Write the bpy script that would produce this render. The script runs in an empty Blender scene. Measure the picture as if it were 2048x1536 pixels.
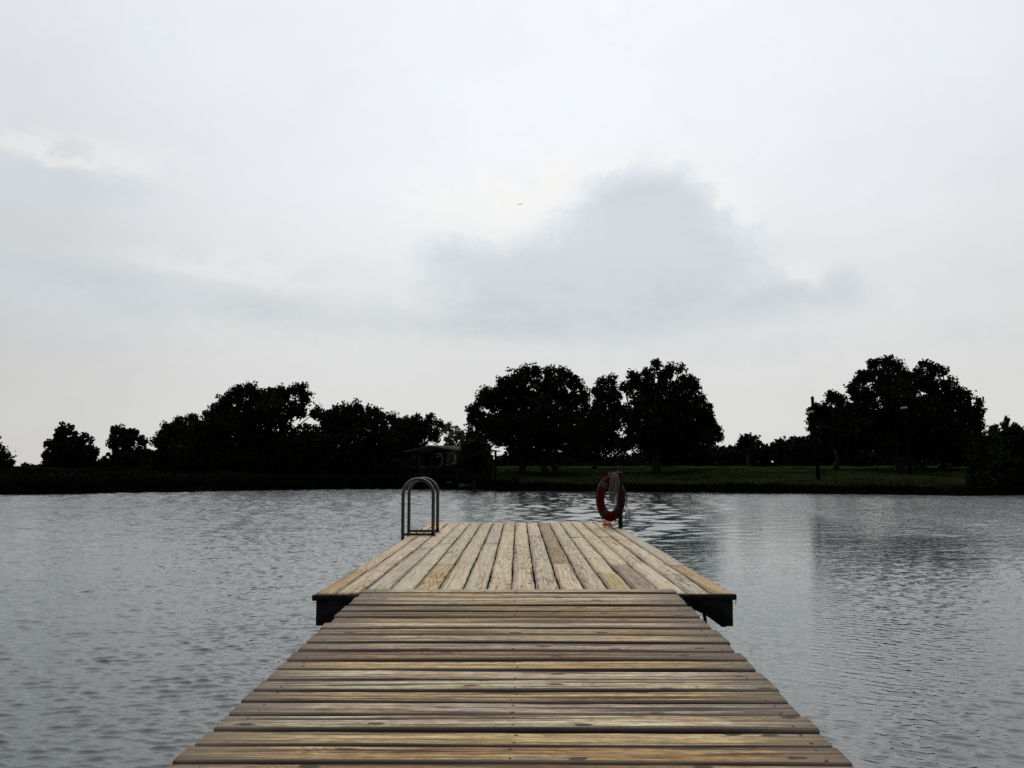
import bpy, math, random
import numpy as np
from mathutils import Vector, Matrix

random.seed(7)
RNG = np.random.default_rng(11)
scene = bpy.context.scene
COL = scene.collection
R = math.radians

# ------------------------------------------------------------------ camera
F = 1847.0                       # focal length in pixels of the 2048 px wide photograph
CAM = Vector((0.0, 0.0, 1.492))  # water level is z = 0, deck top z = 0.5
PITCH, YAW = math.atan(166 / F), math.atan(13 / F)
cam_data = bpy.data.cameras.new("camera")
cam = bpy.data.objects.new("camera", cam_data)
COL.objects.link(cam)
cam_data.sensor_width = 36.0
cam_data.lens = 36.0 * F / 2048.0
cam_data.clip_start, cam_data.clip_end = 0.05, 3000.0
cam.location = CAM
cam.rotation_euler = (math.pi / 2 + PITCH, 0.0, YAW)
scene.camera = cam
MROT = cam.rotation_euler.to_matrix()


def ray(px, py):
    return MROT @ Vector(((px - 1024) / F, -(py - 768) / F, -1.0))


def at(px, py, Y):
    d = ray(px, py)
    return CAM + d * (Y / d.y)


def on_plane(px, py, z0, slope=0.0, y0=0.0):
    """where the ray meets z = z0 + slope * (y - y0)"""
    d = ray(px, py)
    t = (z0 - slope * y0 - CAM.z + slope * CAM.y) / (d.z - slope * d.y)
    return CAM + d * t


# ------------------------------------------------------------------ helpers
def tag(o, label=None, cat=None, group=None, kind=None):
    for k, v in (("label", label), ("category", cat), ("group", group), ("kind", kind)):
        if v:
            o[k] = v
    return o


def empty(name, loc):
    o = bpy.data.objects.new(name, None)
    o.empty_display_size = 0.2
    o.location = loc
    COL.objects.link(o)
    return o


def np_mesh(name, verts, quads=None, tris=None):
    me = bpy.data.meshes.new(name)
    v = np.asarray(verts, np.float32)
    me.vertices.add(len(v))
    me.vertices.foreach_set("co", v.ravel())
    loops, starts, n = [], [], 0
    for f, k in ((quads, 4), (tris, 3)):
        if f is not None and len(f):
            f = np.asarray(f, np.int32)
            loops.append(f.ravel())
            starts.append(n + np.arange(len(f), dtype=np.int32) * k)
            n += f.size
    loops, starts = np.concatenate(loops), np.concatenate(starts)
    me.loops.add(len(loops))
    me.loops.foreach_set("vertex_index", loops.astype(np.int32))
    me.polygons.add(len(starts))
    me.polygons.foreach_set("loop_start", starts.astype(np.int32))
    me.update(calc_edges=True)
    me.validate()
    return me


def link(name, me, mat, parent=None, smooth=False):
    o = bpy.data.objects.new(name, me)
    COL.objects.link(o)
    for m in (mat if isinstance(mat, (list, tuple)) else [mat]):
        me.materials.append(m)
    if smooth:
        me.polygons.foreach_set("use_smooth", np.ones(len(me.polygons), bool))
    if parent is not None:
        o.parent = parent
        bpy.context.view_layer.update()
        o.location = -parent.location            # vertices are written in world space
    return o


class MB:
    """collects verts / faces of one mesh object (world coordinates)"""

    def __init__(self):
        self.v, self.q, self.t = [], [], []

    def box(self, lo, hi, bev=0.004, rot=None, about=None):
        x0, y0, z0 = lo
        x1, y1, z1 = hi
        b = min(bev, (x1 - x0) * .3, (y1 - y0) * .3, (z1 - z0) * .3)
        base = len(self.v)
        pts = []
        for sx in (0, 1):
            for sy in (0, 1):
                for sz in (0, 1):
                    X, Y, Z = (x0, x1)[sx], (y0, y1)[sy], (z0, z1)[sz]
                    ix, iy, iz = (1, -1)[sx] * b, (1, -1)[sy] * b, (1, -1)[sz] * b
                    pts += [(X, Y + iy, Z + iz), (X + ix, Y, Z + iz), (X + ix, Y + iy, Z)]
        if rot is not None:
            c = Vector(about)
            pts = [tuple(c + rot @ (Vector(p) - c)) for p in pts]
        self.v += pts
        I = lambda sx, sy, sz, k: base + (sx * 4 + sy * 2 + sz) * 3 + k
        for s in (0, 1):
            f = [[I(s, 0, 0, 0), I(s, 1, 0, 0), I(s, 1, 1, 0), I(s, 0, 1, 0)],
                 [I(0, s, 0, 1), I(0, s, 1, 1), I(1, s, 1, 1), I(1, s, 0, 1)],
                 [I(0, 0, s, 2), I(1, 0, s, 2), I(1, 1, s, 2), I(0, 1, s, 2)]]
            self.q += [q if s else q[::-1] for q in f]
        for a in (0, 1):
            for c in (0, 1):
                self.q.append([I(a, c, 0, 0), I(a, c, 1, 0), I(a, c, 1, 1), I(a, c, 0, 1)])
                self.q.append([I(a, 0, c, 0), I(a, 1, c, 0), I(a, 1, c, 2), I(a, 0, c, 2)])
                self.q.append([I(0, a, c, 1), I(1, a, c, 1), I(1, a, c, 2), I(0, a, c, 2)])
        for sx in (0, 1):
            for sy in (0, 1):
                for sz in (0, 1):
                    self.t.append([I(sx, sy, sz, 0), I(sx, sy, sz, 1), I(sx, sy, sz, 2)])

    def tube(self, pts, rad, n=8, cap=True, closed=False):
        pts = [Vector(p) for p in pts]
        m = len(pts)
        rads = rad if isinstance(rad, (list, tuple)) else [rad] * m
        base = len(self.v)
        ref = None
        for i, p in enumerate(pts):
            if closed:
                d = pts[(i + 1) % m] - pts[i - 1]
            else:
                d = pts[min(i + 1, m - 1)] - pts[max(i - 1, 0)]
            d = d.normalized() if d.length > 1e-9 else Vector((0, 0, 1))
            if ref is None:
                ref = d.orthogonal().normalized()
            a = (ref - d * ref.dot(d))
            a = a.normalized() if a.length > 1e-6 else d.orthogonal().normalized()
            ref = a
            b = d.cross(a)
            for k in range(n):
                t = 2 * math.pi * k / n
                self.v.append(tuple(p + (a * math.cos(t) + b * math.sin(t)) * rads[i]))
        for i in range(m if closed else m - 1):
            j = (i + 1) % m
            for k in range(n):
                l = (k + 1) % n
                self.q.append([base + i * n + k, base + i * n + l, base + j * n + l, base + j * n + k])
        if cap and not closed:
            for i, rev in ((0, True), (m - 1, False)):
                c = len(self.v)
                self.v.append(tuple(pts[i]))
                for k in range(n):
                    l = (k + 1) % n
                    tri = [base + i * n + k, base + i * n + l, c]
                    self.t.append(tri[::-1] if rev else tri)

    def prism(self, poly, y0, y1):
        """polygon in (x, z), extruded from y0 to y1"""
        b, n = len(self.v), len(poly)
        self.v += [(x, y0, z) for x, z in poly] + [(x, y1, z) for x, z in poly]
        for i in range(n):
            j = (i + 1) % n
            self.q.append([b + i, b + j, b + n + j, b + n + i])
        for i in range(1, n - 1):
            self.t.append([b, b + i, b + i + 1])
            self.t.append([b + n, b + n + i + 1, b + n + i])

    def build(self, name, mat, parent=None, smooth=False):
        me = np_mesh(name, self.v, self.q, self.t)
        import bmesh
        bm = bmesh.new()
        bm.from_mesh(me)
        bmesh.ops.recalc_face_normals(bm, faces=bm.faces)
        bm.to_mesh(me)
        bm.free()
        return link(name, me, mat, parent, smooth)


# ------------------------------------------------------------------ materials
class NT:
    def __init__(self, tree):
        self.t = tree

    def new(self, typ, **kw):
        n = self.t.nodes.new(typ)
        for k, v in kw.items():
            setattr(n, k, v)
        return n

    def put(self, sock, v):
        if hasattr(v, "is_output"):
            self.t.links.new(v, sock)
        elif v is not None:
            sock.default_value = v

    def m(self, op, a, b=None, c=None, clamp=False):
        n = self.new("ShaderNodeMath", operation=op, use_clamp=clamp)
        for s, v in zip(n.inputs, (a, b, c)):
            self.put(s, v)
        return n.outputs[0]

    def vm(self, op, a, b=None):
        n = self.new("ShaderNodeVectorMath", operation=op)
        self.put(n.inputs[0], a)
        if b is not None:
            self.put(n.inputs[1], b)
        return n.outputs["Value"] if op in ("DOT_PRODUCT", "LENGTH") else n.outputs[0]

    def noise(self, vec, scale=1.0, detail=4.0, rough=0.55, dist=0.0):
        n = self.new("ShaderNodeTexNoise")
        self.put(n.inputs["Vector"], vec)
        n.inputs["Scale"].default_value = scale
        n.inputs["Detail"].default_value = detail
        n.inputs["Roughness"].default_value = rough
        n.inputs["Distortion"].default_value = dist
        return n.outputs["Fac"]

    def step(self, v, lo, hi, a=0.0, b=1.0):
        n = self.new("ShaderNodeMapRange", interpolation_type="SMOOTHSTEP")
        self.put(n.inputs["Value"], v)
        n.inputs["From Min"].default_value = lo
        n.inputs["From Max"].default_value = hi
        n.inputs["To Min"].default_value = a
        n.inputs["To Max"].default_value = b
        return n.outputs["Result"]

    def mix(self, fac, a, b, blend="MIX"):
        n = self.new("ShaderNodeMix", data_type="RGBA", blend_type=blend)
        self.put(n.inputs[0], fac)
        for s, v in ((n.inputs[6], a), (n.inputs[7], b)):
            if isinstance(v, tuple) and len(v) == 3:
                v = v + (1.0,)
            self.put(s, v)
        return n.outputs[2]

    def xyz(self, x, y, z):
        n = self.new("ShaderNodeCombineXYZ")
        for s, v in zip(n.inputs, (x, y, z)):
            self.put(s, v)
        return n.outputs[0]

    def sep(self, v):
        n = self.new("ShaderNodeSeparateXYZ")
        self.put(n.inputs[0], v)
        return n.outputs

    def attr(self, name):
        return self.new("ShaderNodeAttribute", attribute_name=name)


def material(name, color=(.5, .5, .5), rough=.6, metal=0.0, spec=.5, ior=None):
    m = bpy.data.materials.new(name)
    m.use_nodes = True
    b = m.node_tree.nodes["Principled BSDF"]
    b.inputs["Base Color"].default_value = (*color, 1)
    b.inputs["Roughness"].default_value = rough
    b.inputs["Metallic"].default_value = metal
    b.inputs["Specular IOR Level"].default_value = spec
    if ior:
        b.inputs["IOR"].default_value = ior
    return m, NT(m.node_tree), b


def mottled(name, c1, c2, scale, rough=.7, metal=0., spec=.3, bump=0.0, detail=5):
    """two tones mixed by noise in object space"""
    m, n, b = material(name, c1, rough, metal, spec)
    co = n.new("ShaderNodeTexCoord").outputs["Object"]
    f = n.noise(co, scale, detail, .6)
    n.put(b.inputs["Base Color"], n.mix(n.step(f, .35, .65), c1, c2))
    if bump:
        bp = n.new("ShaderNodeBump")
        bp.inputs["Distance"].default_value = bump
        bp.inputs["Strength"].default_value = .6
        n.put(bp.inputs["Height"], f)
        n.put(b.inputs["Normal"], bp.outputs[0])
    return m


def wood_material(name, figure, stain_gain, gap_dark, silver, end_dark, wear=1.0, ringf=40.0, mottle=1.0, kr=.10):
    """weathered boards.  vertex attributes: pc = (along, across -1..1, seed), tint = own colour,
    stain = (stain and front shade amount, distance to nearest end, knottiness)"""
    m, n, b = material(name, (.4, .35, .27), .78, 0, .22)
    pc = n.sep(n.attr("pc").outputs["Vector"])
    u, v, seed = pc[0], pc[1], pc[2]
    st = n.sep(n.attr("stain").outputs["Vector"])
    tint = n.attr("tint").outputs["Color"]
    # knots
    kn = n.new("ShaderNodeTexVoronoi", feature="F1", voronoi_dimensions="2D")
    n.put(kn.inputs["Vector"], n.xyz(n.m("ADD", n.m("MULTIPLY", u, 1.9), n.m("MULTIPLY", seed, 7.31)), n.m("ADD", n.m("MULTIPLY", v, .42), n.m("MULTIPLY", seed, 3.77)), 0.0))
    kn.inputs["Scale"].default_value = 1.0
    kd = kn.outputs["Distance"]
    knot = n.step(n.m("ADD", kd, n.m("MULTIPLY", n.m("SUBTRACT", n.noise(n.xyz(n.m("MULTIPLY", u, 20), n.m("MULTIPLY", v, 4), seed), 1, 2), .5), .10)), kr, kr * 1.65, 1, 0)
    knot = n.m("MULTIPLY", knot, st[2])
    halo = n.m("MULTIPLY", n.step(kd, .02, .42, 1, 0), st[2])
    # growth ring contours (cathedral figure)
    lowf = n.noise(n.xyz(n.m("MULTIPLY", u, .55), n.m("MULTIPLY", v, .75), n.m("MULTIPLY", seed, 3.7)), 1.0, 2.5, .45)
    field = n.m("ADD", n.m("MULTIPLY", lowf, ringf), n.m("MULTIPLY", halo, 9.0))
    field = n.m("ADD", field, n.m("MULTIPLY", n.noise(n.xyz(n.m("MULTIPLY", u, 4), n.m("MULTIPLY", v, 6), seed), 1, 3), 2.2))
    ring = n.m("SINE", n.m("MULTIPLY", field, 2.6))
    ring = n.step(ring, .1, 1.0)
    figmask = n.step(n.noise(n.xyz(n.m("MULTIPLY", u, .45), n.m("MULTIPLY", v, .5), n.m("MULTIPLY", seed, 9.1)), 1, 2), .42, .66)
    ring = n.m("MULTIPLY", ring, n.m("ADD", n.m("MULTIPLY", figmask, .85), .15))
    # fibre
    fib = n.noise(n.xyz(n.m("MULTIPLY", u, 2.2), n.m("MULTIPLY", v, 14.0), n.m("MULTIPLY", seed, 5.3)), 1, 5, .65)
    fib2 = n.noise(n.xyz(n.m("MULTIPLY", u, 1.1), n.m("MULTIPLY", v, 5.5), n.m("MULTIPLY", seed, 2.3)), 1, 4, .6)
    # blotchy weathering, long streaks, cracks
    blot = n.noise(n.xyz(n.m("MULTIPLY", u, 1.6), n.m("MULTIPLY", v, 1.1), n.m("MULTIPLY", seed, 1.9)), 1, 4, .6)
    streak = n.noise(n.xyz(n.m("MULTIPLY", u, .8), n.m("MULTIPLY", v, 4.2), n.m("MULTIPLY", seed, 6.7)), 1, 5, .62)
    crack = n.noise(n.xyz(n.m("MULTIPLY", u, 1.1), n.m("MULTIPLY", v, 13.0), n.m("MULTIPLY", seed, 4.1)), 1, 3, .5)
    crack = n.step(crack, .665, .70)
    spot = n.new("ShaderNodeTexVoronoi", feature="F1", voronoi_dimensions="2D")
    n.put(spot.inputs["Vector"], n.xyz(n.m("ADD", n.m("MULTIPLY", u, 4.2), n.m("MULTIPLY", seed, 2.9)), n.m("ADD", n.m("MULTIPLY", v, 2.1), n.m("MULTIPLY", seed, 5.1)), 0.0))
    spots = n.m("MULTIPLY", n.step(spot.outputs["Distance"], .04, .10, 1, 0), n.step(blot, .50, .62))
    c = tint
    c = n.mix(n.step(blot, .42, .60), c, n.mix(silver, c, (.56, .485, .335), "MIX"))       # silvered patches
    c = n.mix(n.m("MULTIPLY", n.step(fib2, .44, .62), .85 * wear), c, n.mix(1.0, c, (.58, .37, .18), "MULTIPLY"))
    c = n.mix(n.m("MULTIPLY", ring, figure), c, n.mix(1.0, c, (.40, .27, .16), "MULTIPLY"))
    c = n.mix(n.m("MULTIPLY", n.step(fib, .48, .66), .75 * wear), c, n.mix(1.0, c, (.54, .46, .37), "MULTIPLY"))
    c = n.mix(n.m("MULTIPLY", n.step(fib, .50, .30), .6 * wear), c, n.mix(1.0, c, (1.45, 1.42, 1.36), "MULTIPLY"))
    mott = n.noise(n.xyz(n.m("MULTIPLY", u, 13.0), n.m("MULTIPLY", v, 3.2), n.m("MULTIPLY", seed, 8.3)), 1, 6, .72)
    mg = n.step(mott, .30, .70, 1 - .42 * mottle, 1 + .40 * mottle)
    c = n.mix(1.0, c, n.xyz(mg, mg, mg), "MULTIPLY")
    chk = n.noise(n.xyz(n.m("MULTIPLY", u, 1.8), n.m("MULTIPLY", v, 9.0), n.m("MULTIPLY", seed, 3.1)), 1, 4, .6)
    c = n.mix(n.m("MULTIPLY", n.step(chk, .60, .66), .8 * mottle), c, (.045, .033, .027))
    sfac = n.m("MULTIPLY", n.step(streak, .51, .60), n.m("MULTIPLY", st[0], stain_gain))
    c = n.mix(n.m("MINIMUM", sfac, .93), c, (.045, .029, .019))
    # dirt worked into arrises and cut ends, plus edge shade painted into the colour
    edge = n.step(n.m("ADD", n.m("ADD", n.m("ABSOLUTE", v), n.step(v, -.2, .2, .13, 0)), n.m("MULTIPLY", n.m("SUBTRACT", fib2, .5), .35)), .80, 1.0)
    c = n.mix(n.m("MULTIPLY", edge, gap_dark), c, (.03, .022, .019))
    front = n.step(n.m("ADD", n.m("MULTIPLY", v, -1.0), n.m("MULTIPLY", n.m("SUBTRACT", streak, .5), 2.4)), .28, .85)  # shadow line of the rounded front edge, painted as noisy darkening
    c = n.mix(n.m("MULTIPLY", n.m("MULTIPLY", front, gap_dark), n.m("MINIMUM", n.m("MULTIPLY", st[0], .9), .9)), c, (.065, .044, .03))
    endf = n.step(n.m("ADD", st[1], n.m("MULTIPLY", n.m("SUBTRACT", streak, .5), .8)), .02, .42, 1, 0)
    c = n.mix(n.m("MULTIPLY", endf, end_dark), c, (.15, .118, .092))
    c = n.mix(n.m("MULTIPLY", crack, .8), c, (.025, .018, .016))
    c = n.mix(n.m("MULTIPLY", spots, .5), c, (.06, .045, .038))
    c = n.mix(n.m("MULTIPLY", knot, .92), c, (.045, .027, .018))
    n.put(b.inputs["Base Color"], c)
    h = n.m("ADD", n.m("MULTIPLY", fib, .5), n.m("MULTIPLY", n.m("SUBTRACT", 1.0, ring), .5))
    h = n.m("SUBTRACT", h, n.m("MULTIPLY", crack, 1.5))
    bp = n.new("ShaderNodeBump")
    bp.inputs["Strength"].default_value = .55
    bp.inputs["Distance"].default_value = .004
    n.put(bp.inputs["Height"], h)
    n.put(b.inputs["Normal"], bp.outputs[0])
    return m


M_DECK = wood_material("deck_wood", .85, .30, .35, .35, .10, .45, 24.0, .45, .06)
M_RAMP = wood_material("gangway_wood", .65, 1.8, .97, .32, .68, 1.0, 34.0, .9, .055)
M_NAIL, _, _ = material("nail_iron", (.02, .017, .015), .6, .4)
M_BEAM = mottled("shaded_timber", (.012, .011, .012), (.022, .02, .019), 9, .75, 0, .15, .004)  # unlit look of the framing put into its near-black colour
M_STEEL = mottled("brushed_tube", (.02, .019, .02), (.03, .028, .028), 30, .30, 0, .5)
M_STEEL.node_tree.nodes["Principled BSDF"].inputs["IOR"].default_value = 1.6
M_FOOT = mottled("dark_flat_bar", (.03, .028, .028), (.055, .045, .04), 40, .5, .6, .4)
M_POST = mottled("post_timber", (.012, .010, .011), (.024, .019, .020), 25, .8, 0, .2, .002)
M_RED = mottled("ring_red", (.075, .002, .003), (.055, .002, .004), 14, .8, 0, .04)
M_BAND = mottled("ring_band", (.042, .036, .048), (.03, .026, .036), 30, .7, 0, .1)
M_ROPE = mottled("rope_fibre", (.22, .205, .19), (.14, .13, .12), 90, .9, 0, .1, .002)
M_CORD = mottled("dark_cord", (.05, .043, .04), (.09, .08, .07), 90, .9, 0, .1)
M_FLOAT = mottled("orange_foam", (.70, .25, .16), (.58, .22, .15), 25, .7, 0, .2)
M_FLOATBLK = mottled("float_plastic", (.015, .015, .017), (.025, .025, .026), 4, .5)
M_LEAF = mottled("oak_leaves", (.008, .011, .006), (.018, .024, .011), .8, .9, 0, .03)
M_LEAF2 = mottled("pale_leaves", (.05, .07, .04), (.09, .105, .07), 1.2, .7, 0, .15)
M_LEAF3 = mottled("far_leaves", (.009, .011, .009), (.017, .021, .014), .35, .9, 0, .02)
M_BARK = mottled("oak_bark", (.012, .010, .009), (.03, .026, .022), 5, .9, 0, .1, .02)
M_PALEBARK = mottled("pale_bark", (.13, .12, .105), (.09, .08, .07), 4, .9, 0, .1)
M_POLE = mottled("pole_wood", (.006, .005, .005), (.012, .010, .009), 6, 1, 0, 0)
M_LAMP = mottled("lamp_shade_metal", (.40, .40, .41), (.32, .32, .33), 8, .4, 0, .4)
M_ROOF = mottled("roof_sheet", (.085, .082, .08), (.06, .058, .056), 1.5, 1, 0, 0)
M_SHED = mottled("shed_timber", (.010, .0095, .010), (.016, .015, .015), 3, 1, 0, 0)
M_ROCK = mottled("bank_stone", (.10, .085, .08), (.05, .045, .042), 2.5, .9, 0, .2, .03)
M_BIRD = mottled("bird_feathers", (.10, .10, .10), (.16, .16, .16), 6, .8)
M_GRASS = mottled("bank_grass", (.007, .010, .0035), (.013, .018, .006), .7, 1, 0, 0)

# ------------------------------------------------------------------ boards
def boards(name, specs, mat, parent, axis, surf, thick):
    """specs: list of dicts a0,a1 (along), b0,b1 (across), tint, stain, knot.  axis 'x' or 'y' is the run of the
    boards; surf(x, y) gives the top height.  One mesh, with nail heads as a second material."""
    V, Q, T, PC, TI, ST = [], [], [], [], [], []
    nails = []
    prof = [(-1, -.9), (-1, -.32), (-.965, -.11), (-.90, -.03), (-.78, 0), (-.3, 0), (.3, 0), (.78, 0), (.90, -.03), (.965, -.11), (1, -.32), (1, -.9)]
    for s in specs:
        seed = random.uniform(0, 60)
        L, W = s["a1"] - s["a0"], s["b1"] - s["b0"]
        n = max(6, int(L / .09))
        base = len(V)
        cup = random.uniform(-.0035, .003)
        ph, ph2 = random.uniform(0, 9), random.uniform(0, 9)
        tw = random.uniform(-.0035, .0035)
        lift = random.uniform(-.0025, .0025) if axis == "y" else random.uniform(-.006, .005)
        for i in range(n + 1):
            t = i / n
            a = s["a0"] + L * t
            wob = .0028 * math.sin(a * 3.1 + ph) + .0014 * math.sin(a * 9.7 + ph2)
            wob2 = .0028 * math.sin(a * 2.3 + ph2) + .0018 * math.sin(a * 11.3 + ph)
            for (pv, pz) in prof:
                half = W / 2 - .001
                bb = (s["b0"] + s["b1"]) / 2 + pv * half + (wob if pv < 0 else wob2) * abs(pv)
                x, y = (a, bb) if axis == "x" else (bb, a)
                z = surf(x, y) + pz * thick + cup * (pv * pv) + lift + tw * (t - .5) * 2 * pv + .002 * math.sin(a * 1.7 + ph)
                V.append((x, y, z))
                PC.append((a, pv + .0 * seed, seed))
                TI.append((*s["tint"], 1.0))
                ST.append((s["stain"] + (2.2 if s.get("band") and -.45 < pv < .5 else 0), min(a - s["a0"], s["a1"] - a), s["knot"]))
        m = len(prof)
        for i in range(n):
            for k in range(m):
                l = (k + 1) % m
                q = [base + i * m + k, base + (i + 1) * m + k, base + (i + 1) * m + l, base + i * m + l]
                Q.append(q)
        for i in (0, n):
            c = [base + i * m + k for k in range(m)]
            for k in range(1, m - 1):
                T.append([c[0], c[k], c[k + 1]])
        for j in s.get("nails", ()):
            for side in (-.55, .55):
                if random.random() < .9:
                    a = j + random.uniform(-.015, .015)
                    bb = (s["b0"] + s["b1"]) / 2 + side * W / 2 + random.uniform(-.012, .012)
                    x, y = (a, bb) if axis == "x" else (bb, a)
                    nails.append((x, y, surf(x, y) + lift + .0035, s))
    nb = len(Q) + len(T)
    for (x, y, z, s) in nails:
        base = len(V)
        r = random.uniform(.0045, .0065) * (1.35 if axis == "x" else 1)
        V.append((x, y, z))
        PC.append((0, 0, 0)); TI.append((0, 0, 0, 1)); ST.append((0, 1, 0))
        for k in range(6):
            t = k * math.pi / 3
            V.append((x + r * math.cos(t), y + r * math.sin(t), z - .002))
            PC.append((0, 0, 0)); TI.append((0, 0, 0, 1)); ST.append((0, 1, 0))
        for k in range(6):
            T.append([base, base + 1 + k, base + 1 + (k + 1) % 6])
    nt = len(nails) * 6
    me = np_mesh(name, V, Q, T)
    o = link(name, me, [mat, M_NAIL], parent)
    idx = np.zeros(len(me.polygons), np.int32)
    if nt:
        idx[-nt:] = 1
    me.polygons.foreach_set("material_index", idx)
    import bmesh
    bm = bmesh.new(); bm.from_mesh(me)
    bmesh.ops.recalc_face_normals(bm, faces=bm.faces)
    bm.to_mesh(me); bm.free()
    at_ = me.attributes.new("pc", "FLOAT_VECTOR", "POINT"); at_.data.foreach_set("vector", np.array(PC, np.float32).ravel())
    at_ = me.attributes.new("stain", "FLOAT_VECTOR", "POINT"); at_.data.foreach_set("vector", np.array(ST, np.float32).ravel())
    at_ = me.attributes.new("tint", "FLOAT_COLOR", "POINT"); at_.data.foreach_set("color", np.array(TI, np.float32).ravel())
    return o


def jit(c, a=.07):
    k = 1 + random.uniform(-a, a)
    return tuple(max(.01, x * k * (1 + random.uniform(-.03, .03))) for x in c)


# ------------------------------------------------------------------ floating dock
DZ = .5
D_Y0, D_Y1 = on_plane(1037, 1188, DZ).y, on_plane(1037, 1045, DZ).y
D_X0, D_X1 = -1.600, 1.700
dock = empty("floating_dock", (0.05, (D_Y0 + D_Y1) / 2, 0))
tag(dock, "pale weathered wooden dock platform floating at the end of the gangway", "dock")

seams = [D_X0, -1.452, -1.253, -1.054, -.856, -.657, -.457, -.259, -.058, .140, .340, .539, .733, .932, 1.130, 1.330, 1.525, D_X1]
PALE, PALE2, YEL, BRN, GRY = (.68, .585, .40), (.65, .57, .41), (.54, .41, .21), (.38, .27, .14), (.56, .505, .39)
yj = lambda py: on_plane(1037, py, DZ).y
joints = {0: [yj(1140)], 1: [yj(1127)], 2: [yj(1096)], 3: [yj(1088)], 4: [yj(1129)], 5: [yj(1124)], 6: [yj(1088)],
          7: [yj(1062)], 8: [yj(1090)], 9: [yj(1072)], 10: [yj(1128)], 11: [yj(1110)], 12: [yj(1147), yj(1075)],
          13: [yj(1130)], 14: [yj(1074), yj(1125)], 15: [yj(1150), yj(1080)], 16: [yj(1131)]}
tone = {(0, 0): YEL, (1, 0): PALE, (4, 0): YEL, (10, 1): BRN, (12, 0): YEL, (13, 0): (.36, .29, .21), (14, 0): PALE2, (16, 0): YEL,
        (16, 1): GRY, (15, 0): GRY, (6, 0): PALE2, (5, 0): PALE, (8, 0): PALE}
specs = []
joists_y = [D_Y0 + .12 + k * .66 for k in range(14)]
for i in range(len(seams) - 1):
    cuts = [D_Y0] + sorted(joints.get(i, [])) + [D_Y1]
    for k in range(len(cuts) - 1):
        g = random.uniform(.0035, .0065)
        c = tone.get((i, k), random.choice([PALE, PALE, PALE2, PALE, GRY]))
        a0 = cuts[k] + (.0018 if k else random.uniform(-.012, .01))
        a1 = cuts[k + 1] - (.0018 if k < len(cuts) - 2 else random.uniform(-.02, .02))
        specs.append(dict(a0=a0, a1=a1, b0=seams[i] + g, b1=seams[i + 1] - g, tint=jit(c),
                          stain=random.uniform(.1, .8), knot=random.choice([0, 0, .4, .9]),
                          nails=[j for j in joists_y if a0 + .02 < j < a1 - .02]))
boards("planking", specs, M_DECK, dock, "y", lambda x, y: DZ, .036)
b = MB()
for x in (D_X0 + .03, -.85, 0, .85, D_X1 - .08):
    b.box((x, D_Y0 + .055, DZ - .185), (x + .045, D_Y1 - .05, DZ - .040))
for y in joists_y[1:]:
    b.box((D_X0 + .08, y, DZ - .175), (D_X1 - .09, y + .04, DZ - .0385))
b.build("joist_frame", M_BEAM, dock)
b = MB()
b.box((on_plane(622, 1190, DZ).x, D_Y0 - .040, DZ - .050), (0.03, D_Y0 - .014, DZ - .004), .006)
rt = Matrix.Rotation(-.006, 3, 'Y')
b.box((.034, D_Y0 - .040, DZ - .050), (on_plane(1474, 1190, DZ).x, D_Y0 - .014, DZ - .004), .012, rt, (.034, D_Y0, DZ - .03))
b.tube([(1.695, D_Y0 - .027, DZ - .04), (1.693, D_Y0 - .027, DZ - .062), (1.690, D_Y0 - .026, DZ - .072)], .0035, 6)
b.build("trim_board", M_BEAM, dock)
for y0_, y1_ in ((D_Y0 + .002, D_Y0 + .045), (D_Y1 - .045, D_Y1 - .01)):
    b = MB()
    b.box((D_X0 + .018, y0_, DZ - .125), (D_X1 - .022, y1_, DZ - .040))
    b.build("fascia_beam", M_BEAM, dock)
for sgn, xo in ((1, D_X1 - .028), (-1, D_X0 + .014)):       # corner gussets with a stepped foot
    poly = [(xo, DZ - .045), (xo, DZ - .244), (xo - sgn * .052, DZ - .244), (xo - sgn * .056, DZ - .250), (xo - sgn * .088, DZ - .250),
            (xo - sgn * .215, DZ - .158), (xo - sgn * .30, DZ - .120), (xo - sgn * .33, DZ - .045)]
    if sgn < 0:
        poly = poly[::-1]
    b = MB()
    b.prism(poly, D_Y0 - .012, D_Y0 + .0)
    b.build("corner_gusset", M_BEAM, dock)
b = MB()
hx = on_plane(1411, 1240, DZ - .2).x
hp = at(1411, 1226, D_Y0 + .03)
b.tube([(hp.x - .012, D_Y0 + .06, DZ - .11), (hp.x, D_Y0 + .06, DZ - .19), (hp.x + .006, D_Y0 + .06, DZ - .245), (hp.x + .01, D_Y0 + .06, DZ - .255)],
       [.013, .014, .013, .006], 8)
b.build("hanging_rod", M_BEAM, dock)
for fy in (D_Y0 + 1.0, D_Y0 + 3.6, D_Y0 + 6.2):
    for fx in (-.80, .25):
        b = MB()
        b.box((fx, fy, -.16), (fx + .6, fy + 1.5, DZ - .19), .04)
        b.build("float_block", M_FLOATBLK, dock)

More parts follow.
